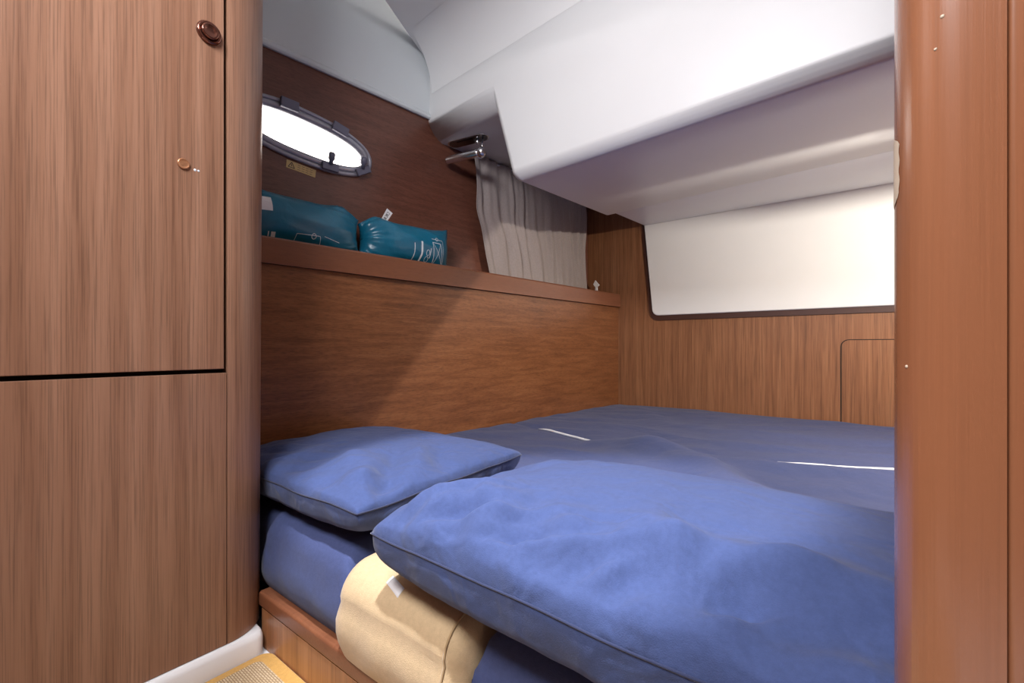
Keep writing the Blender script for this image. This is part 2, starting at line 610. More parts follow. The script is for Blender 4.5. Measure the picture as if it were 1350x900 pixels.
# push knob with collar
ky, kz = 0.3155 - 0.022, 1.128
KC = Vector((LX, 0.2920, 1.135))
kn = lathe([(0.0190, 0.0002), (0.0190, 0.003), (0.0175, 0.0055), (0.0150, 0.0062), (0.0138, 0.0050)], KC, (1, 0, 0), 'push_knob', 'knob_dark', dr)
lathe([(0.0132, 0.004), (0.0132, 0.009), (0.0120, 0.0115), (0.0090, 0.0100), (0.004, 0.0093)], KC, (1, 0, 0), 'knob_button', 'knob_dark', dr)
PC = Vector((LX, 0.2555, 0.9005))
lathe([(0.0088, 0.0002), (0.0088, 0.0020), (0.0075, 0.0032), (0.0065, 0.0026), (0.0045, 0.0022), (0.0020, 0.0026)], PC, (1, 0, 0), 'screw_plug', 'plug', dr)
for dy, r in ((0.0165, 0.0022), (0.0215, 0.0018)):
    lathe([(r, 0.0001), (r * 0.9, 0.0004)], PC + Vector((0, dy, -0.005)), (1, 0, 0), 'chip_mark', 'print', dr, n=10)

# moulded white kick strip under the locker
bl = []
rr = 0.05
for z, g in ((ZF, 0.010), (0.066, 0.010), (0.0745, 0.006), (0.077, 0.001)):
    pts = [(LX + g, -0.79, z)]
    pts += [(LX + g - 0.018 + 0.018 * math.cos(PI / 2 * i / 6), 0.364 + 0.018 * math.sin(PI / 2 * i / 6) - (0.01 - g) * 0.5, z) for i in range(7)]
    pts += [(-1.0, 0.382, z), (-1.0, -0.79, z)]
    bl.append(pts)
n = len(bl[0])
V = sum(bl, [])
F = [list(range(n)), [3 * n + i for i in range(n)]]
for l in range(3):
    F += [[l * n + i, l * n + (i + 1) % n, (l + 1) * n + (i + 1) % n, (l + 1) * n + i] for i in range(n)]
bs = mesh('baseboard_left', V, F, 'gel', None, smooth=True)
bs.data.set_sharp_from_angle(angle=math.radians(50))
tag(bs, 'white moulded kick strip under the wooden locker', 'baseboard', kind='structure')

# ------------------------------------------------------------------ door post
dp = empty('trim_1', (0.06, 0.36, ZF))
tag(dp, 'rounded reddish mahogany door post beside the berth', 'door post', kind='structure')
PX, PY = 0.0118, 0.322
r = 0.028
pl = [(PX + 0.041, PY, 0)]
for i in range(13):
    a = PI / 2 * i / 12
    pl.append((PX + r - r * math.sin(a), PY + r - r * math.cos(a), 0))
for i in range(13):
    a = PI / 2 * i / 12
    pl.append((PX + r - r * math.cos(a), PY + 0.058 - r + r * math.sin(a), 0))
pl += [(PX + 0.041, PY + 0.058, 0)]
o = prism([(x, y, ZF + 0.001) for x, y, z in pl], (0, 0, 1.745), 'post', 'post_wood', dp, smooth=True)
o.data.set_sharp_from_angle(angle=math.radians(35))
o = box(PX + 0.0412, 0.895, PY + 0.0012, PY + 0.058, ZF + 0.001, 1.775, 'frame_board', 'post_wood', dp, bevel=0.003, seg=3)
# worn chips on the post
bvp = BVHTree.FromPolygons([Vector((x, y, z)) for z in (0.0, 1.9) for x, y, _ in pl], [[i, i + 1, len(pl) + i + 1, len(pl) + i] for i in range(len(pl) - 1)])
for px_, pz_, pr in ((0.030, 0.7715, 0.0010), (0.0275, 0.756, 0.0008), (0.0165, 0.589, 0.0010)):
    h = bvp.ray_cast(Vector((px_, 0.2, pz_)), Vector((0, 1, 0)))
    if h[0]:
        lathe([(pr, 0.0000), (pr * 0.8, 0.0003)], h[0], -h[1] if h[1].y > 0 else h[1], 'chip_mark', 'chip', dp, n=10)
# bare strip where the veneer edge is worn
V, F = [], []
for i in range(19):
    t = i / 18
    z = 0.681 + 0.041 * t
    wa = 0.38 * min(1, 7 * t * (1 - t) + 0.12) + 0.02 * math.sin(i * 1.3)
    for q in range(7):
        a = PI / 2 + 0.08 - (wa + 0.08) * q / 6
        V.append((PX + r - (r + 0.0003) * math.sin(a), PY + r - (r + 0.0003) * math.cos(a), z))
for i in range(18):
    for q in range(6):
        F.append([7 * i + q, 7 * i + q + 1, 7 * i + q + 8, 7 * i + q + 7])
mesh('worn_edge', V, F, 'chip', dp)

# ------------------------------------------------------------------ bed base
bb = empty('bed_base', (-0.4, 0.41, ZF))
tag(bb, 'low wooden berth front with rounded rail under the mattress', 'bed')
box(-0.909, 0.79, 0.388, 0.402, ZF + 0.001, 0.104, 'front_panel', 'bed_wood', bb)
prism([(-0.920, 0.386, 0.106), (-0.920, 0.386, 0.128), (-0.920, 0.389, 0.133), (-0.920, 0.418, 0.133), (-0.920, 0.418, 0.106)], (1.708, 0, 0), 'front_rail', 'rail_wood', bb, bevel=0.003)
prism([(-1.20, 0.420, 0.118), (0.79, 0.420, 0.118), (0.79, YB - 0.01, 0.118), (lowx(YB) + 0.006, YB - 0.01, 0.118), (lowx(0.42) + 0.006, 0.42, 0.118)], (0, 0, 0.014), 'slab', 'bed_wood', bb)

# ------------------------------------------------------------------ mattress
NX0, NX1, NYD = -0.648, -0.372, 0.74     # notch for the sand-coloured cushion
MY0, MY1 = 0.402, YB - 0.012
MX1 = 0.775


def gauss_path(x, y, path, w):
    best = 1e9
    side = 0
    q = Vector((x, y))
    for i in range(len(path) - 1):
        a, c = Vector(path[i]), Vector(path[i + 1])
        d = c - a
        t = max(0, min(1, (q - a).dot(d) / d.length_squared))
        e = q - (a + d * t)
        if e.length < best:
            best = e.length
            side = math.copysign(1, d.x * e.y - d.y * e.x)
    return best * side


RIDGE = [(-1.25, 1.15), (-0.95, 1.33), (-0.72, 1.375), (-0.50, 1.34), (-0.33, 1.22), (-0.22, 1.08), (-0.10, 0.98), (0.05, 0.90), (0.3, 0.88)]
CREASE = [(-1.20, 1.52), (-1.04, 1.49), (-0.72, 1.42), (-0.45, 1.40), (-0.20, 1.425), (0.06, 1.52), (0.5, 1.60)]
R2 = [(-1.05, 1.05), (-0.80, 1.20), (-0.55, 1.22), (-0.42, 1.12)]
R3 = [(-0.75, 1.75), (-0.50, 1.62), (-0.28, 1.60), (0.0, 1.72), (0.3, 1.85)]
R4 = [(-0.95, 2.25), (-0.70, 1.95), (-0.45, 1.85), (-0.1, 1.95), (0.3, 2.05)]


def top_height(x, y):
    h = ZM
    d = gauss_path(x, y, RIDGE, 1)
    h += 0.040 * max(0.06, min(1, (x + 0.78) / 0.25)) * math.exp(-(d / (0.09 if d < 0 else 0.06)) ** 2)
    d = gauss_path(x, y, CREASE, 1)
    h -= 0.008 * math.exp(-(d / 0.022) ** 2) if -0.72 > x or x > -0.22 else 0.006 * math.exp(-(d / 0.03) ** 2)
    h += 0.010 * max(0.0, min(1, (x + 0.85) / 0.3)) * math.exp(-((d + 0.05) / 0.05) ** 2)
    for pth, am, w in ((R2, 0.007, 0.035), (R3, 0.008, 0.04), (R4, 0.010, 0.06)):
        d = gauss_path(x, y, pth, 1)
        h += am * math.exp(-(d / w) ** 2)
    v = Vector((x * 2.2, y * 2.6, 1.7))
    h += 0.010 * noise.noise(v)
    f = Vector((x * 5 + y * 2.5, y * 10 - x * 5, 0.3))
    h += 0.0060 * noise.noise(f)
    f = Vector((x * 11 - y * 3, y * 26 + x * 8, 4.3))
    h += 0.0016 * noise.noise(f)
    if y < 1.0:
        h -= 0.014 * min(1, (1.0 - y) / 0.15)
    return h


def edge_dist(x, y):
    """distance inside the mattress outline with the cushion notch"""
    d = min(y - MY0, MX1 - x, MY1 - y + 0.03, (x - (lowx(y) + 0.008)) + 0.03)
    if y < NYD:
        if x < (NX0 + NX1) / 2:
            d = min(d, NX0 - x)
        else:
            d = min(d, x - NX1)
    else:
        d = min(d, y - NYD) if NX0 < x < NX1 else min(d, math.hypot(min(abs(x - NX0), abs(x - NX1)) if not NX0 < x < NX1 else 0, y - NYD))
    return d


def uniq(a):
    return sorted(set(round(q, 5) for q in a))


gx = uniq(list(np.linspace(NX1, MX1, 90)) + list(np.linspace(NX0, NX1, 22)) + list(np.linspace(0, 1, 50) * 0))
gx = [q for q in gx if q != 0.0 or True]
gl = 56
gy = uniq(list(MY0 + np.array([0, .003, .007, .012, .018, .025, .033, .042, .052])) + list(np.linspace(MY0 + 0.066, NYD, 22)) + list(np.linspace(NYD, MY1, 110)))
rows = []
V, idx = [], {}
for j, y in enumerate(gy):
    xl = lowx(y) + 0.006
    gleft = [xl + (NX0 - xl) * i / gl for i in range(gl)]
    # finer columns beside the notch walls
    row = gleft + gx
    for i, x in enumerate(row):
        if x > NX0 + 1e-6 and x < NX1 - 1e-6 and y < NYD - 1e-6:
            continue
        d = max(0.0, edge_dist(x, y))
        R = 0.055
        drop = R * (1 - math.sqrt(max(0, 1 - (1 - min(d, R) / R) ** 2))) if d < R else 0
        idx[(i, j)] = len(V)
        sm = max(0.0, min(1.0, (-0.925 - x) / 0.02))
        ysh = 0.015 * sm * sm * (3 - 2 * sm) * max(0, 1 - (y - MY0) / 0.4)
        V.append((x, y + ysh, top_height(x, y) - drop))
ncol = gl + len(gx)
F = []
for j in range(len(gy) - 1):
    for i in range(ncol - 1):
        k = [(i, j), (i + 1, j), (i + 1, j + 1), (i, j + 1)]
        if all(q in idx for q in k):
            xm = (V[idx[k[0]]][0] + V[idx[k[1]]][0]) / 2
            ym = (gy[j] + gy[j + 1]) / 2
            if NX0 < xm < NX1 and ym < NYD:
                continue
            F.append([idx[q] for q in k])
b = bmesh.new()
bv = [b.verts.new(q) for q in V]
for f in F:
    b.faces.new([bv[q] for q in f])
for v in [v for v in b.verts if not v.link_faces]:
    b.verts.remove(v)
cur = [e for e in b.edges if e.is_boundary]
nl = 7
start = {}
for l in range(nl):
    ret = bmesh.ops.extrude_edge_only(b, edges=cur)
    nv = [g for g in ret['geom'] if isinstance(g, bmesh.types.BMVert)]
    cur = [g for g in ret['geom'] if isinstance(g, bmesh.types.BMEdge) and g.is_boundary]
    t = (l + 1) / nl
    for v in nv:
        z_top = ZM - 0.06
        z = v.co.z + (0.1335 - v.co.z) / (nl - l)
        v.co.z = z
        if v.co.y < MY0 + 0.034:      # soft bulge of the front side with slack creases
            bul = math.sin(min(1, t) * PI * 0.95) * 0.012 - 0.006 * t
            wob = 0.004 * noise.noise(Vector((v.co.x * 9 + z * 22, z * 12, 3.1)))
            sm = max(0.0, min(1.0, (-0.925 - v.co.x) / 0.02))
            v.co.y = MY0 + 0.015 * sm * sm * (3 - 2 * sm) - bul - wob * math.sin(t * PI)
bmesh.ops.recalc_face_normals(b, faces=b.faces)
me = bpy.data.meshes.new('mattress')
b.to_mesh(me)
b.free()
for f in me.polygons:
    f.use_smooth = True
me.materials.append(M['blue'])
mt = empty('mattress', (-0.4, 1.3, 0.133))
tag(mt, 'wide berth mattress under a rumpled navy blue fitted sheet', 'mattress')
mo = bpy.data.objects.new('fitted_sheet', me)
C.objects.link(mo)
mo.parent = mt
mo.matrix_parent_inverse = Matrix.Translation(mt.location).inverted()
# white piping showing in the crease
bvm = BVHTree.FromPolygons([v.co for v in me.vertices], [list(f.vertices) for f in me.polygons])


def on_top(x, y, up=0.0):
    h = bvm.ray_cast(Vector((x, y, 0.6)), Vector((0, 0, -1)))
    return Vector((x, y, (h[0].z if h[0] else ZM) + up))


def along(path, n):
    P = [Vector(q) for q in path]
    L = [0]
    for a, c in zip(P, P[1:]):
        L.append(L[-1] + (c - a).length)
    out = []
    for i in range(n):
        s = L[-1] * i / (n - 1)
        k = max(j for j in range(len(P) - 1) if L[j] <= s + 1e-9)
        t = (s - L[k]) / (L[k + 1] - L[k])
        out.append(P[k].lerp(P[k + 1], t))
    return out


for path in ([(-1.034, 1.49), (-0.87, 1.462), (-0.718, 1.42)], [(-0.196, 1.421), (-0.09, 1.452), (0.06, 1.50), (0.20, 1.53)]):
    pts = along(path, 24)
    n = len(pts)
    rr = [0.0042 * min(1, 0.25 + 5 * (i / (n - 1)) * (1.0 - i / (n - 1))) for i in range(n)]
    tube([on_top(q.x, q.y, 0.003) for q in pts], rr, 'white_piping', 'white_tape', mt, n=8)


# ------------------------------------------------------------------ soft goods: inflated fabric shells
def inflate(Wd, Ht, nx, ny, steps=260, press=1.0, seed=0, floor=None, grav=0.0, slack=1.0, iters=6, shape=None, rot=None):
    """two rectangular cloth panels sewn round the edge and blown up (position based)"""
    rng = np.random.default_rng(seed)
    xs = np.linspace(-Wd / 2, Wd / 2, nx)
    ys_ = np.linspace(-Ht / 2, Ht / 2, ny)
    X, Y = np.meshgrid(xs, ys_, indexing='ij')
    top = np.arange(nx * ny).reshape(nx, ny)
    bot = top.copy()
    inner = np.zeros((nx, ny), bool)
    inner[1:-1, 1:-1] = True
    bot[inner] = nx * ny + np.arange(inner.sum())
    flat = np.stack([X, Y], -1).reshape(-1, 2)
    if shape is not None:
        flat = shape(flat, Wd, Ht)
    nv = nx * ny + inner.sum()
    rest = np.zeros((nv, 2))
    rest[:nx * ny] = flat
    rest[bot[inner]] = flat[top[inner]]
    P = np.zeros((nv, 3))
    P[:, :2] = rest
    P[:nx * ny, 2] = 0.002
    P[bot[inner], 2] = -0.002
    P[:, 2] += rng.normal(0, 0.0008, nv)
    E = []
    for g in (top, bot):
        E += [np.stack([g[:-1, :].ravel(), g[1:, :].ravel()], 1), np.stack([g[:, :-1].ravel(), g[:, 1:].ravel()], 1)]
        E += [np.stack([g[:-1, :-1].ravel(), g[1:, 1:].ravel()], 1), np.stack([g[1:, :-1].ravel(), g[:-1, 1:].ravel()], 1)]
    E = np.concatenate(E)
    E = np.unique(np.sort(E, 1), axis=0)
    L0 = np.linalg.norm(rest[E[:, 0]] - rest[E[:, 1]], axis=1) * slack
    cnt = np.bincount(E.ravel(), minlength=nv)[:, None].astype(float)
    q = []
    for g, fl_ in ((top, False), (bot, True)):
        a, b_, c, d = g[:-1, :-1].ravel(), g[1:, :-1].ravel(), g[1:, 1:].ravel(), g[:-1, 1:].ravel()
        q.append(np.stack([a, b_, c, d] if not fl_ else [a, d, c, b_], 1))
    Q = np.concatenate(q)
    T = np.concatenate([Q[:, [0, 1, 2]], Q[:, [0, 2, 3]]])
    prev = P.copy()
    h = min(Wd / nx, Ht / ny)
    for s in range(steps):
        nrm = np.cross(P[T[:, 1]] - P[T[:, 0]], P[T[:, 2]] - P[T[:, 0]])
        fn = np.stack([np.bincount(T.ravel(), np.repeat(nrm[:, k], 3), minlength=nv) for k in range(3)], 1)
        fn /= (np.linalg.norm(fn, axis=1, keepdims=True) + 1e-12)
        vel = (P - prev) * 0.90
        prev = P.copy()
        P = P + vel + fn * (press * 0.00040)
        P[:, 2] -= grav * 0.00006
        for it in range(iters):
            dlt = P[E[:, 1]] - P[E[:, 0]]
            ln = np.linalg.norm(dlt, axis=1) + 1e-9
            k = (ln - L0) / ln * 0.5
            k = np.where(k > 0, k, k * 0.35)     # cloth resists stretch more than compression
            cr = dlt * k[:, None]
            acc = np.stack([np.bincount(E[:, 0], cr[:, i], minlength=nv) - np.bincount(E[:, 1], cr[:, i], minlength=nv) for i in range(3)], 1)
            P = P + acc / cnt * 1.3
        if floor is not None:
            low = P[:, 2] < floor
            P[low, 2] = floor
            prev[low] = P[low]
    ring = list(top[:, 0]) + list(top[-1, 1:]) + list(top[-2::-1, -1]) + list(top[0, -2:0:-1])
    return P, Q.tolist(), [int(i) for i in ring]


def soft(name, part, P, Q, mat, xf, parent=None):
    V = [xf(Vector(q)) for q in P]
    o = mesh(part, V, Q, mat, parent, smooth=True)
    return o, V


def bilinear(c, u, v):
    return c[0] * ((1 - u) * (1 - v)) + c[1] * (u * (1 - v)) + c[2] * (u * v) + c[3] * ((1 - u) * v)


def make_pillow(corners, zbase, thick, seed, label, nx, ny, amp, ws, folds=(), slope=(0, 0)):
    """boxy stuffed pillow; corners: plan, front-left, front-right, back-right, back-left"""
    cs = [Vector((x, y)) for x, y in corners]
    asp = (cs[1] - cs[0]).length / (cs[3] - cs[0]).length
    t = empty('pillow', (sum(c.x for c in cs) / 4, sum(c.y for c in cs) / 4, zbase))

    def spread(n):
        q = np.linspace(-1, 1, n)
        return 0.55 * q + 0.45 * np.sin(q * PI / 2) + 0.0

    A, B = spread(nx), spread(ny)
    V, idx = [], {}
    for top in (1, 0):
        for i_, a in enumerate(A):
            for j_, b_ in enumerate(B):
                rim = i_ in (0, nx - 1) or j_ in (0, ny - 1)
                if rim and not top:
                    idx[(0, i_, j_)] = idx[(1, i_, j_)]
                    continue
                ea, eb = 1 - abs(a) ** 6, 1 - abs(b_) ** 6
                e = max(0.0, ea * eb)
                u, v = (a + 1) / 2, (b_ + 1) / 2
                # waist: sides drawn in a little between the corners, then bellied out
                du = (1 - b_ * b_) * 0.006 * (1 if a > 0 else -1) * abs(a) ** 3
                xy = bilinear(cs, u + du, v + (1 - a * a) * 0.006 * (1 if b_ > 0 else -1) * abs(b_) ** 3)
                if top:
                    h = ws + (1 - ws) * (e ** 0.34) * (0.74 + 0.26 * (1 - a * a) * (1 - b_ * b_) + slope[0] * a + slope[1] * b_)
                    k = math.exp(-((v - 0.12) / 0.17) ** 2) + 0.25 * math.exp(-((u - 0.06) / 0.10) ** 2) + 0.10
                    f1 = noise.noise(Vector((u * 5.5 * asp + v * 3.0, v * 3.5 - u * 2.0, seed)))
                    f2 = noise.noise(Vector((u * 11 * asp - v * 5.0, v * 7.0 + u * 3.0, seed + 9)))
                    f3 = noise.noise(Vector((u * 22 * asp + v * 9.0, v * 13.0, seed + 15)))
                    dz = amp * k * (f1 + 0.45 * f2 + 0.12 * f3) * min(1, e * 3)
                    dz += 0.005 * noise.noise(Vector((u * 2.5 * asp, v * 2.5, seed + 3))) * e
                    for (fu0, fv0, fu1, fv1, am, wd) in folds:
                        P0_, P1_ = Vector((fu0, fv0)), Vector((fu1, fv1))
                        q = Vector((u, v + 0.03 * noise.noise(Vector((u * 6, v * 6, seed)))))
                        t_ = max(0, min(1, (q - P0_).dot(P1_ - P0_) / (P1_ - P0_).length_squared))
                        dd = q - P0_.lerp(P1_, t_)
                        dd.x *= asp
                        dz += am * math.exp(-(dd.length / wd) ** 2) * min(1, e * 3) * math.sin(PI * (0.08 + 0.88 * t_))
                    z = zbase + h * thick + dz
                else:
                    h = ws * (1 - e ** 0.25)
                    z = zbase + h * thick
                if not rim:
                    o_ = 0.006 * (1 - e) * noise.noise(Vector((u * 9 * asp, v * 9, seed + 30 + top)))
                    xy = xy + Vector((o_ * abs(a) ** 4, o_ * abs(b_) ** 4))
                z += 0.004 * noise.noise(Vector((u * 4 * asp, v * 4, seed + 40))) * (1 - e)
                idx[(top, i_, j_)] = len(V)
                V.append(Vector((xy.x, xy.y, z)))
    Q = []
    for top in (1, 0):
        for i_ in range(nx - 1):
            for j_ in range(ny - 1):
                q = [idx[(top, i_, j_)], idx[(top, i_ + 1, j_)], idx[(top, i_ + 1, j_ + 1)], idx[(top, i_, j_ + 1)]]
                Q.append(q if top else q[::-1])
    mesh('pillowcase', V, Q, 'blue_pillow', t, smooth=True)
    ring = [idx[(1, i_, 0)] for i_ in range(nx)] + [idx[(1, nx - 1, j_)] for j_ in range(1, ny)]
    ring += [idx[(1, i_, ny - 1)] for i_ in range(nx - 2, -1, -1)] + [idx[(1, 0, j_)] for j_ in range(ny - 2, 0, -1)]
    tube([V[i_] for i_ in ring], 0.0015, 'seam', 'seam', t, n=6, closed=True)
    tag(t, label, 'pillow')
    return t


make_pillow([(-1.215, 0.412), (-0.632, 0.412), (-0.665, 0.885), (-1.205, 0.87)], 0.277, 0.100, 3, 'navy pillow lying between the locker corner and the hull side', 120, 100, 0.018, 0.60,
            [(1.0, 0.10, 0.66, 0.50, -0.016, 0.05), (1.0, 0.42, 0.74, 0.70, -0.012, 0.045), (0.96, 0.0, 0.56, 0.34, 0.012, 0.06), (0.97, 0.30, 0.70, 0.62, 0.008, 0.04)], (-0.02, 0.03))
make_pillow([(-0.528, 0.366), (0.165, 0.352), (0.160, 0.790), (-0.492, 0.770)], 0.279, 0.134, 11, 'large plump navy pillow resting on the sand-coloured cushion at the berth edge', 150, 100, 0.022, 0.52,
            [(0.40, 0.20, 1.0, 0.30, 0.020, 0.07), (0.45, 0.10, 1.0, 0.13, -0.018, 0.06), (0.05, 0.05, 0.20, 0.34, 0.012, 0.030), (0.12, 0.04, 0.24, 0.22, -0.011, 0.025),
             (0.18, 0.05, 0.36, 0.26, 0.012, 0.028), (0.24, 0.04, 0.42, 0.18, -0.010, 0.025), (0.30, 0.06, 0.56, 0.20, 0.012, 0.030), (0.36, 0.22, 0.50, 0.27, -0.009, 0.022),
             (0.46, 0.04, 0.52, 0.16, 0.009, 0.022), (0.62, 0.04, 0.70, 0.16, 0.010, 0.025), (0.80, 0.34, 0.98, 0.12, -0.010, 0.05)], (-0.10, 0.02))

# ------------------------------------------------------------------ sand-coloured cushion in the notch
cu = empty('cushion', (-0.51, 0.5, 0.134))
tag(cu, 'sand-coloured velour cushion at the berth edge between navy bedding', 'cushion')
cx0, cx1, cy0, cy1, cz0, cz1 = NX0 + 0.006, NX1 - 0.006, 0.372, NYD - 0.01, 0.1345, 0.274
nu, nv_ = 26, 26
prof = []       # (y, z) section from bottom front up and over to the back
for i in range(7):
    t = i / 6
    prof.append((cy0 + 0.010 - 0.014 * math.sin(PI * t * 0.9), cz0 + 0.085 * t))
rr = 0.050
for i in range(1, 11):
    a = PI / 2 * i / 10
    prof.append((cy0 + rr * 1.0 - rr * math.cos(a) + 0.004, cz1 - rr + rr * math.sin(a) - 0.004))
for i in range(1, 12):
    prof.append((cy0 + rr + (cy1 - cy0 - rr) * i / 11, cz1 - 0.003))
prof.append((cy1, cz0))
V, F = [], []
for i in range(nu + 1):
    u = i / nu
    e = min(u, 1 - u) * (cx1 - cx0)
    sq = 0.018 * (1 - min(1, e / 0.030)) ** 2.2 if e < 0.030 else 0
    for j, (y, z) in enumerate(prof):
        w = 0.003 * noise.noise(Vector((u * 5, z * 16, y * 9)))
        x = cx0 + (cx1 - cx0) * u
        yy = y + (sq * (1 if y < 0.45 else 0)) + w
        zz = z - (sq * 0.8 if z > 0.2 else 0) + w * 0.5 if 0 < j < len(prof) - 1 else z
        if j == 0:
            zz = cz0
        V.append((x, yy, zz))
m_ = len(prof)
for i in range(nu):
    for j in range(m_ - 1):
        F.append([i * m_ + j, i * m_ + j + 1, (i + 1) * m_ + j + 1, (i + 1) * m_ + j])
F += [list(range(m_)), [nu * m_ + j for j in range(m_)]]
F.append([i * m_ for i in range(nu + 1)] + [i * m_ + m_ - 1 for i in range(nu, -1, -1)])
o = mesh('cover', V, F, 'beige', cu, smooth=True)
o.data.set_sharp_from_angle(angle=math.radians(60))
ii = nu - 2
tube([Vector(V[ii * m_ + j]) + Vector((0, -0.0006, 0.0006)) for j in range(0, m_ - 1)], 0.0016, 'piping', 'beige_seam', cu, n=6)
# white hook tape on the top
tq = [(-0.553, 0.446), (-0.505, 0.430), (-0.485, 0.462), (-0.53, 0.48)]
bvc = BVHTree.FromPolygons([Vector(q) for q in V], F)


def on_c(x, y, up):
    h = bvc.ray_cast(Vector((x, y, 0.5)), Vector((0, 0, -1)))
    return Vector((x, y, h[0].z + up))


V, F = [], []
for i in range(7):
    for j in range(4):
        x = -0.542 + 0.036 * i / 6
        y = 0.400 + 0.012 * j / 3 - 0.008 * i / 6
        V.append(on_c(x, y, 0.0012))
for i in range(6):
    for j in range(3):
        F.append([i * 4 + j, (i + 1) * 4 + j, (i + 1) * 4 + j + 1, i * 4 + j + 1])
o = mesh('hook_tape', V, F, 'white_tape', cu, smooth=True)
o.modifiers.new('solid', 'SOLIDIFY').thickness = 0.001

# ------------------------------------------------------------------ teal stuff sacks on the shelf
SH = 0.8705


def sack_shape(side):
    def f(flat, Wd, Ht):
        u = flat[:, 0] / Wd + 0.5
        if side < 0:
            u = 1 - u
        k = 1 - 0.45 * np.exp(-(u / 0.10) ** 2)
        out = flat.copy()
        out[:, 1] *= k
        return out
    return f


def make_sack(ya_, yb_, height, side, seed, label):
    P, Q, ring = inflate((yb_ - ya_) * 1.10, height * 1.25, 58, 40, seed=seed, press=0.17, shape=sack_shape(side), steps=150, iters=8)
    mn, ext = P.min(0), P.max(0) - P.min(0)
    t = empty('stuff_sack', ((upx(1.0) + lowx(1.0)) / 2, (ya_ + yb_) / 2, SH))
    V = []
    dep = 0.150
    for q in P:
        u, v, w = [(q[i] - mn[i]) / ext[i] for i in range(3)]
        y = ya_ + (yb_ - ya_) * u
        z = SH + 0.001 + height * v
        e = u if side > 0 else 1 - u
        pk = math.exp(-(e / 0.22) ** 2)
        ang = math.atan2(v - 0.5, w - 0.5)
        wr_ = 0.016 * pk * noise.noise(Vector((math.cos(ang) * 4.5, math.sin(ang) * 4.5, seed + e * 0.6)))
        wr_ += 0.006 * noise.noise(Vector((y * 9 + v * 4, v * 4 + w * 2, seed)))
        x = upx(y) + 0.006 + dep * w + wr_ * (w - 0.2)
        z += wr_ * (v - 0.2)
        V.append(Vector((x, y, max(z, SH + 0.001))))
    mesh('sack_body', V, Q, 'teal', t, smooth=True)
    tag(t, label, 'bag')
    bvh = BVHTree.FromPolygons(V, Q)
    return t, bvh, V, ring


def hit_sack(bvh, y, z):
    h = bvh.ray_cast(Vector((upx(y) + 0.4, y, z)), Vector((-1, 0, 0)))
    if h[0] is None:
        return None
    nrm = h[1] if h[1].x > 0 else -h[1]
    return h[0] + nrm * 0.0012


def ink_line(bvh, pts2, w, name, parent, mat='print', closed=False):
    """flat printed line following the fabric"""
    if closed:
        pts2 = list(pts2) + [pts2[0]]
    dense = along(pts2, max(2, int(sum((Vector(a) - Vector(c)).length for a, c in zip(pts2, pts2[1:])) / 0.006) + 2))
    L, R = [], []
    for i, q in enumerate(dense):
        a = dense[max(0, i - 1)]
        c = dense[min(len(dense) - 1, i + 1)]
        d = (c - a)
        if d.length < 1e-9:
            continue
        nn = Vector((-d.y, d.x)).normalized() * w / 2
        l, r_ = hit_sack(bvh, *(q + nn)), hit_sack(bvh, *(q - nn))
        if l is None or r_ is None:
            continue
        L.append(l)
        R.append(r_)
    return L, R


def ink(bvh, lines, name, parent):
    V, F = [], []
    for pts2, w, cl in lines:
        L, R = ink_line(bvh, pts2, w, name, parent, closed=cl)
        s = len(V)
        for l, r_ in zip(L, R):
            V += [l, r_]
        F += [[s + 2 * i, s + 2 * i + 1, s + 2 * i + 3, s + 2 * i + 2] for i in range(len(L) - 1)]
    return mesh(name, V, F, 'print', parent, recalc=False)


def circ(y, z, ry, rz, n=12):
    return [(y + ry * math.cos(2 * PI * i / n), z + rz * math.sin(2 * PI * i / n)) for i in range(n)]


t2, bv2, V2, ring2 = make_sack(0.899, 1.285, 0.198, 1, 5, 'teal stuff sack with printed blanket diagram and white tag standing up')
yy = 1.165
lines = [([(yy - 0.01, 0.99), (yy + 0.03, 0.99), (yy + 0.045, 0.915), (yy, 0.905)], 0.0022, True),
         ([(yy - 0.01, 0.99), (yy + 0.045, 0.915)], 0.0014, False), ([(yy + 0.03, 0.99), (yy, 0.905)], 0.0014, False),
         ([(yy - 0.012, 1.003), (yy + 0.04, 1.003), (yy + 0.052, 0.90)], 0.0014, False),
         (circ(yy + 0.012, 1.004, 0.006, 0.006), 0.0014, True), (circ(yy - 0.032, 0.948, 0.007, 0.011), 0.0018, True),
         (circ(yy - 0.034, 0.925, 0.008, 0.010), 0.0018, True), ([(yy - 0.02, 0.965), (yy - 0.022, 0.93)], 0.003, False)]
ink(bv2, lines, 'printed_diagram', t2)
ink(bv2, [([(yy - 0.062, 0.985), (yy - 0.058, 0.94), (yy - 0.066, 0.90)], 0.0075, False), ([(yy - 0.092, 0.975), (yy - 0.090, 0.94), (yy - 0.096, 0.90)], 0.0028, False)], 'printed_stripe', t2)
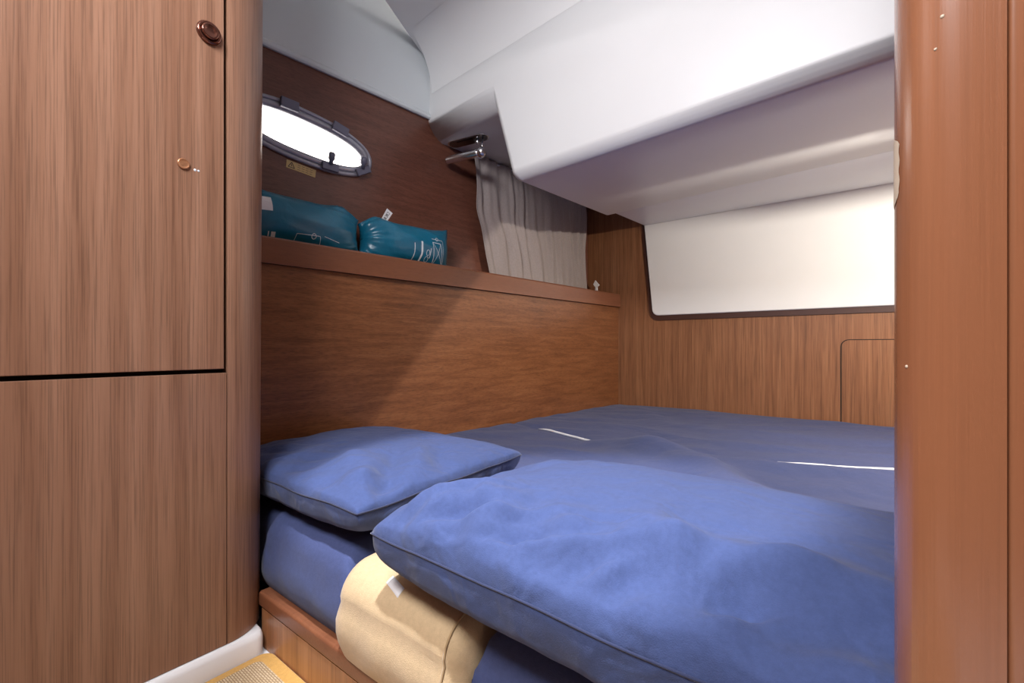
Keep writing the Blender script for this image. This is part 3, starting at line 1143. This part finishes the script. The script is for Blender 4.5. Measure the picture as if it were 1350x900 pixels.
# white fabric tag standing on the sack
ty = 1.005
base = max((q for q in V2 if abs(q.y - ty) < 0.012), key=lambda q: q.z).copy()
tg = [base + Vector((0, -0.012, -0.004)), base + Vector((0, 0.012, -0.008)), base + Vector((0.004, 0.036, 0.030)), base + Vector((0.004, 0.012, 0.042))]
lab = prism(tg, (-0.0008, 0, 0), 'fabric_tag', 'white_tape', t2)
a_, b_, c_, d_ = tg
V, F = [], []
glyphs = {'R': [(0, 0, 0, 1), (0, 1, 1, 1), (1, 1, 1, .5), (1, .5, 0, .5), (.3, .5, 1, 0)]}
for i in range(4):
    u0 = 0.22 + 0.16 * i
    for (p0, q0, p1, q1) in (((0, 0, 0, 1), (0, 1, 1, 1), (1, 1, 1, 0)) if i % 2 else ((0, 0, 0, 1), (0, 1, 1, 1), (0, .5, 1, .5), (0, 0, 1, 0))):
        def pt(u, v):
            # run along the tag's long side
            return a_.lerp(d_, u).lerp(b_.lerp(c_, u), v) + Vector((0.0006, 0, 0))
        A = pt(u0 + 0.10 * q0, 0.28 + 0.40 * p0)
        B = pt(u0 + 0.10 * q1, 0.28 + 0.40 * p1)
        d = (B - A)
        nn = Vector((1, 0, 0)).cross(d).normalized() * 0.0007
        s = len(V)
        V += [A + nn, B + nn, B - nn, A - nn]
        F.append([s, s + 1, s + 2, s + 3])
mesh('tag_print', V, F, 'ink', lab, recalc=False)

t1, bv1, V1, ring1 = make_sack(0.500, 0.901, 0.204, -1, 8, 'teal stuff sack with gathered end lying between locker and tagged sack')
ink(bv1, [([(0.665, 0.935), (0.735, 0.938), (0.742, 0.90)], 0.0016, False), ([(0.665, 0.935), (0.662, 0.90)], 0.0016, False), (circ(0.715, 0.935, 0.007, 0.008), 0.0018, True),
          ([(0.748, 0.94), (0.80, 0.93)], 0.0014, False)], 'printed_diagram', t1)
ink(bv1, [([(0.604, 0.93), (0.607, 0.895)], 0.011, False), ([(0.592, 0.93), (0.594, 0.895)], 0.003, False)], 'printed_stripe', t1)
y_ = 0.575
q1, q2 = [], []
for k in range(6):
    zz = 1.025 - 0.04 * k / 5
    a1, a2 = hit_sack(bv1, 0.555, zz), hit_sack(bv1, 0.598, zz + 0.001)
    if a1 and a2:
        q1.append(a1 + Vector((0.001, 0, 0)))
        q2.append(a2 + Vector((0.001, 0, 0)))
if len(q1) > 1:
    V = [q for pr in zip(q1, q2) for q in pr]
    F = [[2 * i, 2 * i + 1, 2 * i + 3, 2 * i + 2] for i in range(len(q1) - 1)]
    mesh('care_label', V, F, 'white_tape', t1, recalc=False)

# ------------------------------------------------------------------ porthole
w1 = empty('window_1', (upx(PH_Y), PH_Y, PH_Z - PH_B))
tag(w1, 'oval opening porthole with grey frame and dark latches in the hull side', 'window', kind='structure')


def ring_mesh(secs, name, mat, parent, n=72):
    """secs: list of (grow, inset) forming a closed section swept round the oval"""
    V, F = [], []
    m = len(secs)
    for i in range(n):
        th = 2 * PI * i / n
        for g, ins in secs:
            V.append(ph_pt(th, g, ins))
    for i in range(n):
        j = (i + 1) % n
        for k in range(m):
            F.append([i * m + k, i * m + (k + 1) % m, j * m + (k + 1) % m, j * m + k])
    return mesh(name, V, F, mat, parent, smooth=True)


fr = ring_mesh([(0.0, 0.0005), (0.0, 0.007), (-0.003, 0.011), (-0.012, 0.012), (-0.0135, 0.006), (-0.0135, 0.0005)], 'outer_frame', 'frame', w1)
ring_mesh([(-0.0145, -0.02), (-0.0145, 0.009), (-0.018, 0.013), (-0.030, 0.013), (-0.035, 0.008), (-0.035, -0.02)], 'sash', 'frame', w1)
V = [ph_pt(2 * PI * i / NP, -0.0345, -0.004) for i in range(NP)] + [ph_pt(2 * PI * i / NP, -0.0345, -0.009) for i in range(NP)]
F = [list(range(NP)), [NP + i for i in range(NP)]] + [[i, (i + 1) % NP, NP + (i + 1) % NP, NP + i] for i in range(NP)]
mesh('pane', V, F, 'glass', w1)


def ph_local(u, v, ins):
    uu, vv = u * math.cos(PH_T) - v * math.sin(PH_T), u * math.sin(PH_T) + v * math.cos(PH_T)
    y = PH_Y + uu
    return Vector((upx(y), y, PH_Z + vv)) + HN * ins


def ph_block(th, du, dv, ins0, ins1, name, mat, ga=-0.014):
    c0 = ph_pt(th, ga)
    tn = (ph_pt(th + 0.02, ga) - ph_pt(th - 0.02, ga)).normalized()
    up = HN.cross(tn).normalized()
    pts = [c0 + tn * a * du / 2 + up * b_ * dv / 2 + HN * ins0 for a, b_ in ((-1, -1), (1, -1), (1, 1), (-1, 1))]
    return prism(pts, HN * (ins1 - ins0), name, mat, w1, bevel=0.003)


for th in (math.radians(66), math.radians(104)):
    ph_block(th, 0.056, 0.032, 0.0125, 0.026, 'hinge', 'frame_dark')
for th in (math.radians(-72), math.radians(-28), math.radians(205)):
    ph_block(th, 0.058, 0.026, 0.0125, 0.024, 'latch', 'frame_dark')
    c0 = ph_pt(th, -0.020, 0.024)
    lat = lathe([(0.006, 0), (0.007, 0.014), (0.011, 0.018), (0.011, 0.036), (0.007, 0.041)], c0, Vector((0.25, 0.0, 0.97)), 'latch_knob', 'frame_dark', w1, n=14)
    d = 1 if th != math.radians(-28) else -1
    tube([c0 + Vector((0, 0, 0.026)), c0 + Vector((-0.004, 0.03 * d, 0.030 + (0.008 if d < 0 else 0)))], 0.0011, 'latch_pin', 'frame_dark', w1, n=6)

# warning sticker under the porthole
st = empty('warning_sticker', ph_local(-0.01, -0.112, 0.0))
tag(st, 'small gold warning sticker with triangle below the porthole', 'sticker')
SC = (-0.005, -0.108)


def stp(a, c, ins):
    return ph_local(SC[0] + a, SC[1] + c, ins)


prism([stp(-0.047, -0.013, 0.0004), stp(0.047, -0.013, 0.0004), stp(0.047, 0.013, 0.0004), stp(-0.047, 0.013, 0.0004)], HN * 0.0008, 'sticker_plate', 'sticker', st)
V, F = [], []


def seg2(a, c, w):
    a, c = Vector(a), Vector(c)
    d = c - a
    nn = Vector((-d.y, d.x)).normalized() * w / 2
    s = len(V)
    V.extend([stp(*(q), 0.0016) for q in (a + nn, c + nn, c - nn, a - nn)])
    F.append([s, s + 1, s + 2, s + 3])


for a, c in (((-0.041, -0.008), (-0.031, 0.009)), ((-0.031, 0.009), (-0.021, -0.008)), ((-0.021, -0.008), (-0.041, -0.008)), ((-0.031, 0.003), (-0.031, -0.004))):
    seg2(a, c, 0.0022)
for r_ in range(3):
    for k in range(4):
        seg2((-0.012 + 0.013 * k, 0.007 - 0.007 * r_), (-0.003 + 0.013 * k, 0.007 - 0.007 * r_), 0.0013)
mesh('sticker_print', V, F, 'ink', st, recalc=False)

# ------------------------------------------------------------------ curtain
ct = empty('curtain', (-1.36, 1.9, 0.905))
tag(ct, 'pleated greyish beige curtain hanging above the shelf rail', 'curtain')
V, F = [], []
nu, nz = 130, 46
CZ0, CZ1 = 0.905, 1.450
for j in range(nz + 1):
    t = j / nz
    z = CZ0 + (CZ1 - CZ0) * t
    ya_ = 1.575 - 0.115 * t - 0.02 * math.sin(t * PI * 1.0) * (1 - t) - 0.03 * math.exp(-((t - 0.55) / 0.12) ** 2) * 0.6
    yb_ = 2.335 + 0.004 * math.sin(t * 9)
    for i in range(nu + 1):
        u = i / nu
        y = ya_ + (yb_ - ya_) * u
        ph = u * 2 * PI * 9 + 1.4 * noise.noise(Vector((u * 5, t * 1.2, 0.4))) * 2 + 0.7 * math.sin(t * 3 + u * 7)
        am = 0.008 + 0.010 * noise.noise(Vector((u * 7, t * 1.5, 2)))
        off = 0.040 + am * math.sin(ph) + 0.004 * math.sin(ph * 2.1 + 1) + 0.007 * noise.noise(Vector((u * 26 + t * 3, t * 2.5, 7)))
        q = Vector((upx(y), y, z)) + HN * off
        V.append(q)
for j in range(nz):
    for i in range(nu):
        a = j * (nu + 1) + i
        F.append([a, a + 1, a + nu + 2, a + nu + 1])
o = mesh('cloth', V, F, 'curtain', ct, smooth=True)
so = o.modifiers.new('solid', 'SOLIDIFY')
so.thickness = 0.0015
tube([Vector((upx(y), y, CZ1 - 0.004)) + HN * 0.030 for y in (1.44, 2.36)], 0.004, 'curtain_rod', 'white_tape', ct)

# small white clip on the shelf beside the curtain
cl = empty('curtain_clip', (-1.27, 2.37, 0.9))
tag(cl, 'small folded white plastic clip on the shelf beside the curtain', 'clip')
cx, cy = upx(2.375) + 0.075, 2.372
prism([(cx, cy, 0.871), (cx + 0.02, cy, 0.871), (cx + 0.016, cy, 0.945), (cx + 0.003, cy, 0.945)], (0, 0.008, 0), 'clip_stem', 'white_tape', cl, bevel=0.001)
prism([(cx - 0.008, cy - 0.004, 0.962), (cx + 0.010, cy - 0.004, 0.938), (cx + 0.032, cy - 0.004, 0.955), (cx + 0.006, cy - 0.004, 0.985)], (0, 0.006, 0), 'clip_head', 'white_tape', cl, bevel=0.001)

# ------------------------------------------------------------------ folding reading lamp under the ledge
rl = empty('reading_lamp', (-1.30, 1.365, 1.457))
tag(rl, 'folding chrome reading lamp under the white ledge', 'lamp')
LU = Vector((0.985, 0.17, 0)).normalized()
LV = Vector((-LU.y, LU.x, 0))
LC = Vector((-1.306, 1.372, 1.4565))


def lp(u, v, z):
    return LC + LU * u + LV * v + Vector((0, 0, z))


def stadium(L, w, z, n=10):
    out = []
    for s, a0 in ((1, -PI / 2), (-1, PI / 2)):
        for i in range(n + 1):
            a = a0 + PI * i / n
            out.append(lp(s * (L / 2 - w / 2) + w / 2 * math.cos(a), w / 2 * math.sin(a), z))
    return out


prism(stadium(0.195, 0.064, -0.005), (0, 0, 0.0048), 'mounting_plate', 'chrome', rl, bevel=0.0012)
prism(stadium(0.180, 0.050, -0.0075), (0, 0, 0.0022), 'recess', 'dark_chrome', rl)
pr_ = [lp(0.030, -0.018, -0.0095), lp(0.030, 0.018, -0.0095), lp(-0.045, 0.018, -0.0095), lp(-0.045, -0.018, -0.0095)]
prism(pr_, (0, 0, 0.0018), 'recess_cover', 'dark_chrome', rl)
lathe([(0.009, 0), (0.009, 0.014), (0.006, 0.018)], lp(0.045, 0, -0.0076), (0, 0, -1), 'swivel', 'chrome', rl, n=18)
tube([lp(0.068, 0.004, -0.008), lp(0.068, -0.004, -0.060)], 0.0042, 'arm', 'chrome', rl, n=12)
hd = lp(0.068, -0.006, -0.066)
lathe([(0.006, -0.020), (0.0160, -0.015), (0.0215, -0.005), (0.0215, 0.005), (0.0160, 0.015), (0.006, 0.020)], hd, LU, 'pivot_ball', 'chrome', rl, n=20)
e2 = lp(-0.095, -0.020, -0.074)
ax = (e2 - hd)
lathe([(0.0150, 0.010), (0.0165, 0.02), (0.0165, ax.length - 0.005), (0.0140, ax.length)], hd, ax, 'lamp_tube', 'chrome', rl, n=20)

# ------------------------------------------------------------------ carpet
cpz = ZF + 0.0005
ca = empty('carpet', (-0.5, 0.1, cpz))
tag(ca, 'small woven sisal carpet with yellow bound edge by the locker foot', 'carpet')
cout = round_poly([(LX + 0.014, -0.5, cpz), (-0.10, -0.5, cpz), (-0.10, 0.3868, cpz), (LX + 0.012, 0.3868, cpz)], [0.03, 0.03, 0.03, 0.022])
prism(cout, (0, 0, 0.009), 'binding', 'carpet_border', ca, bevel=0.003)
cin = round_poly([(LX + 0.036, -0.478, cpz + 0.0092), (-0.122, -0.478, cpz + 0.0092), (-0.122, 0.362, cpz + 0.0092), (LX + 0.032, 0.362, cpz + 0.0092)], [0.012] * 4)
prism(cin, (0, 0, 0.0022), 'woven_field', 'carpet_field', ca)

# ------------------------------------------------------------------ bodies of the two spot lamps
dl = empty('downlight', (-0.35, 0.15, 1.78))
tag(dl, 'small chrome downlight set in the passage ceiling', 'lamp')
lathe([(0.045, 0.0), (0.045, 0.006), (0.036, 0.010), (0.034, 0.004)], (-0.35, 0.15, 1.7818), (0, 0, -1), 'bezel', 'chrome', dl)
lathe([(0.033, 0.001), (0.030, 0.005)], (-0.35, 0.15, 1.7818), (0, 0, -1), 'lens', 'lens', dl)
bq = empty('berth_lamp', (0.79, 1.30, 1.07))
tag(bq, 'chrome swivel lamp on the inboard berth wall behind the post', 'lamp')
lathe([(0.035, 0.0), (0.035, 0.008), (0.028, 0.012)], (0.7995, 1.30, 1.09), (-1, 0, 0), 'wall_rose', 'chrome', bq)
tube([(0.788, 1.30, 1.09), (0.62, 1.34, 1.10), (0.510, 1.400, 1.138)], 0.006, 'stem', 'chrome', bq)
axd = Vector((-0.170, 0.698, -0.696)).normalized()
hb = Vector((0.50, 1.45, 1.11)) - axd * 0.056
lathe([(0.012, 0.0), (0.020, 0.006), (0.026, 0.03), (0.030, 0.050), (0.0285, 0.050), (0.020, 0.020)], hb, axd, 'shade', 'chrome', bq)
box(0.27, 0.60, 1.418, 1.70, 1.1385, 1.1405, 'added_baffle', 'chrome', bq)  # unseen plate added to keep the berth light off the beam underside
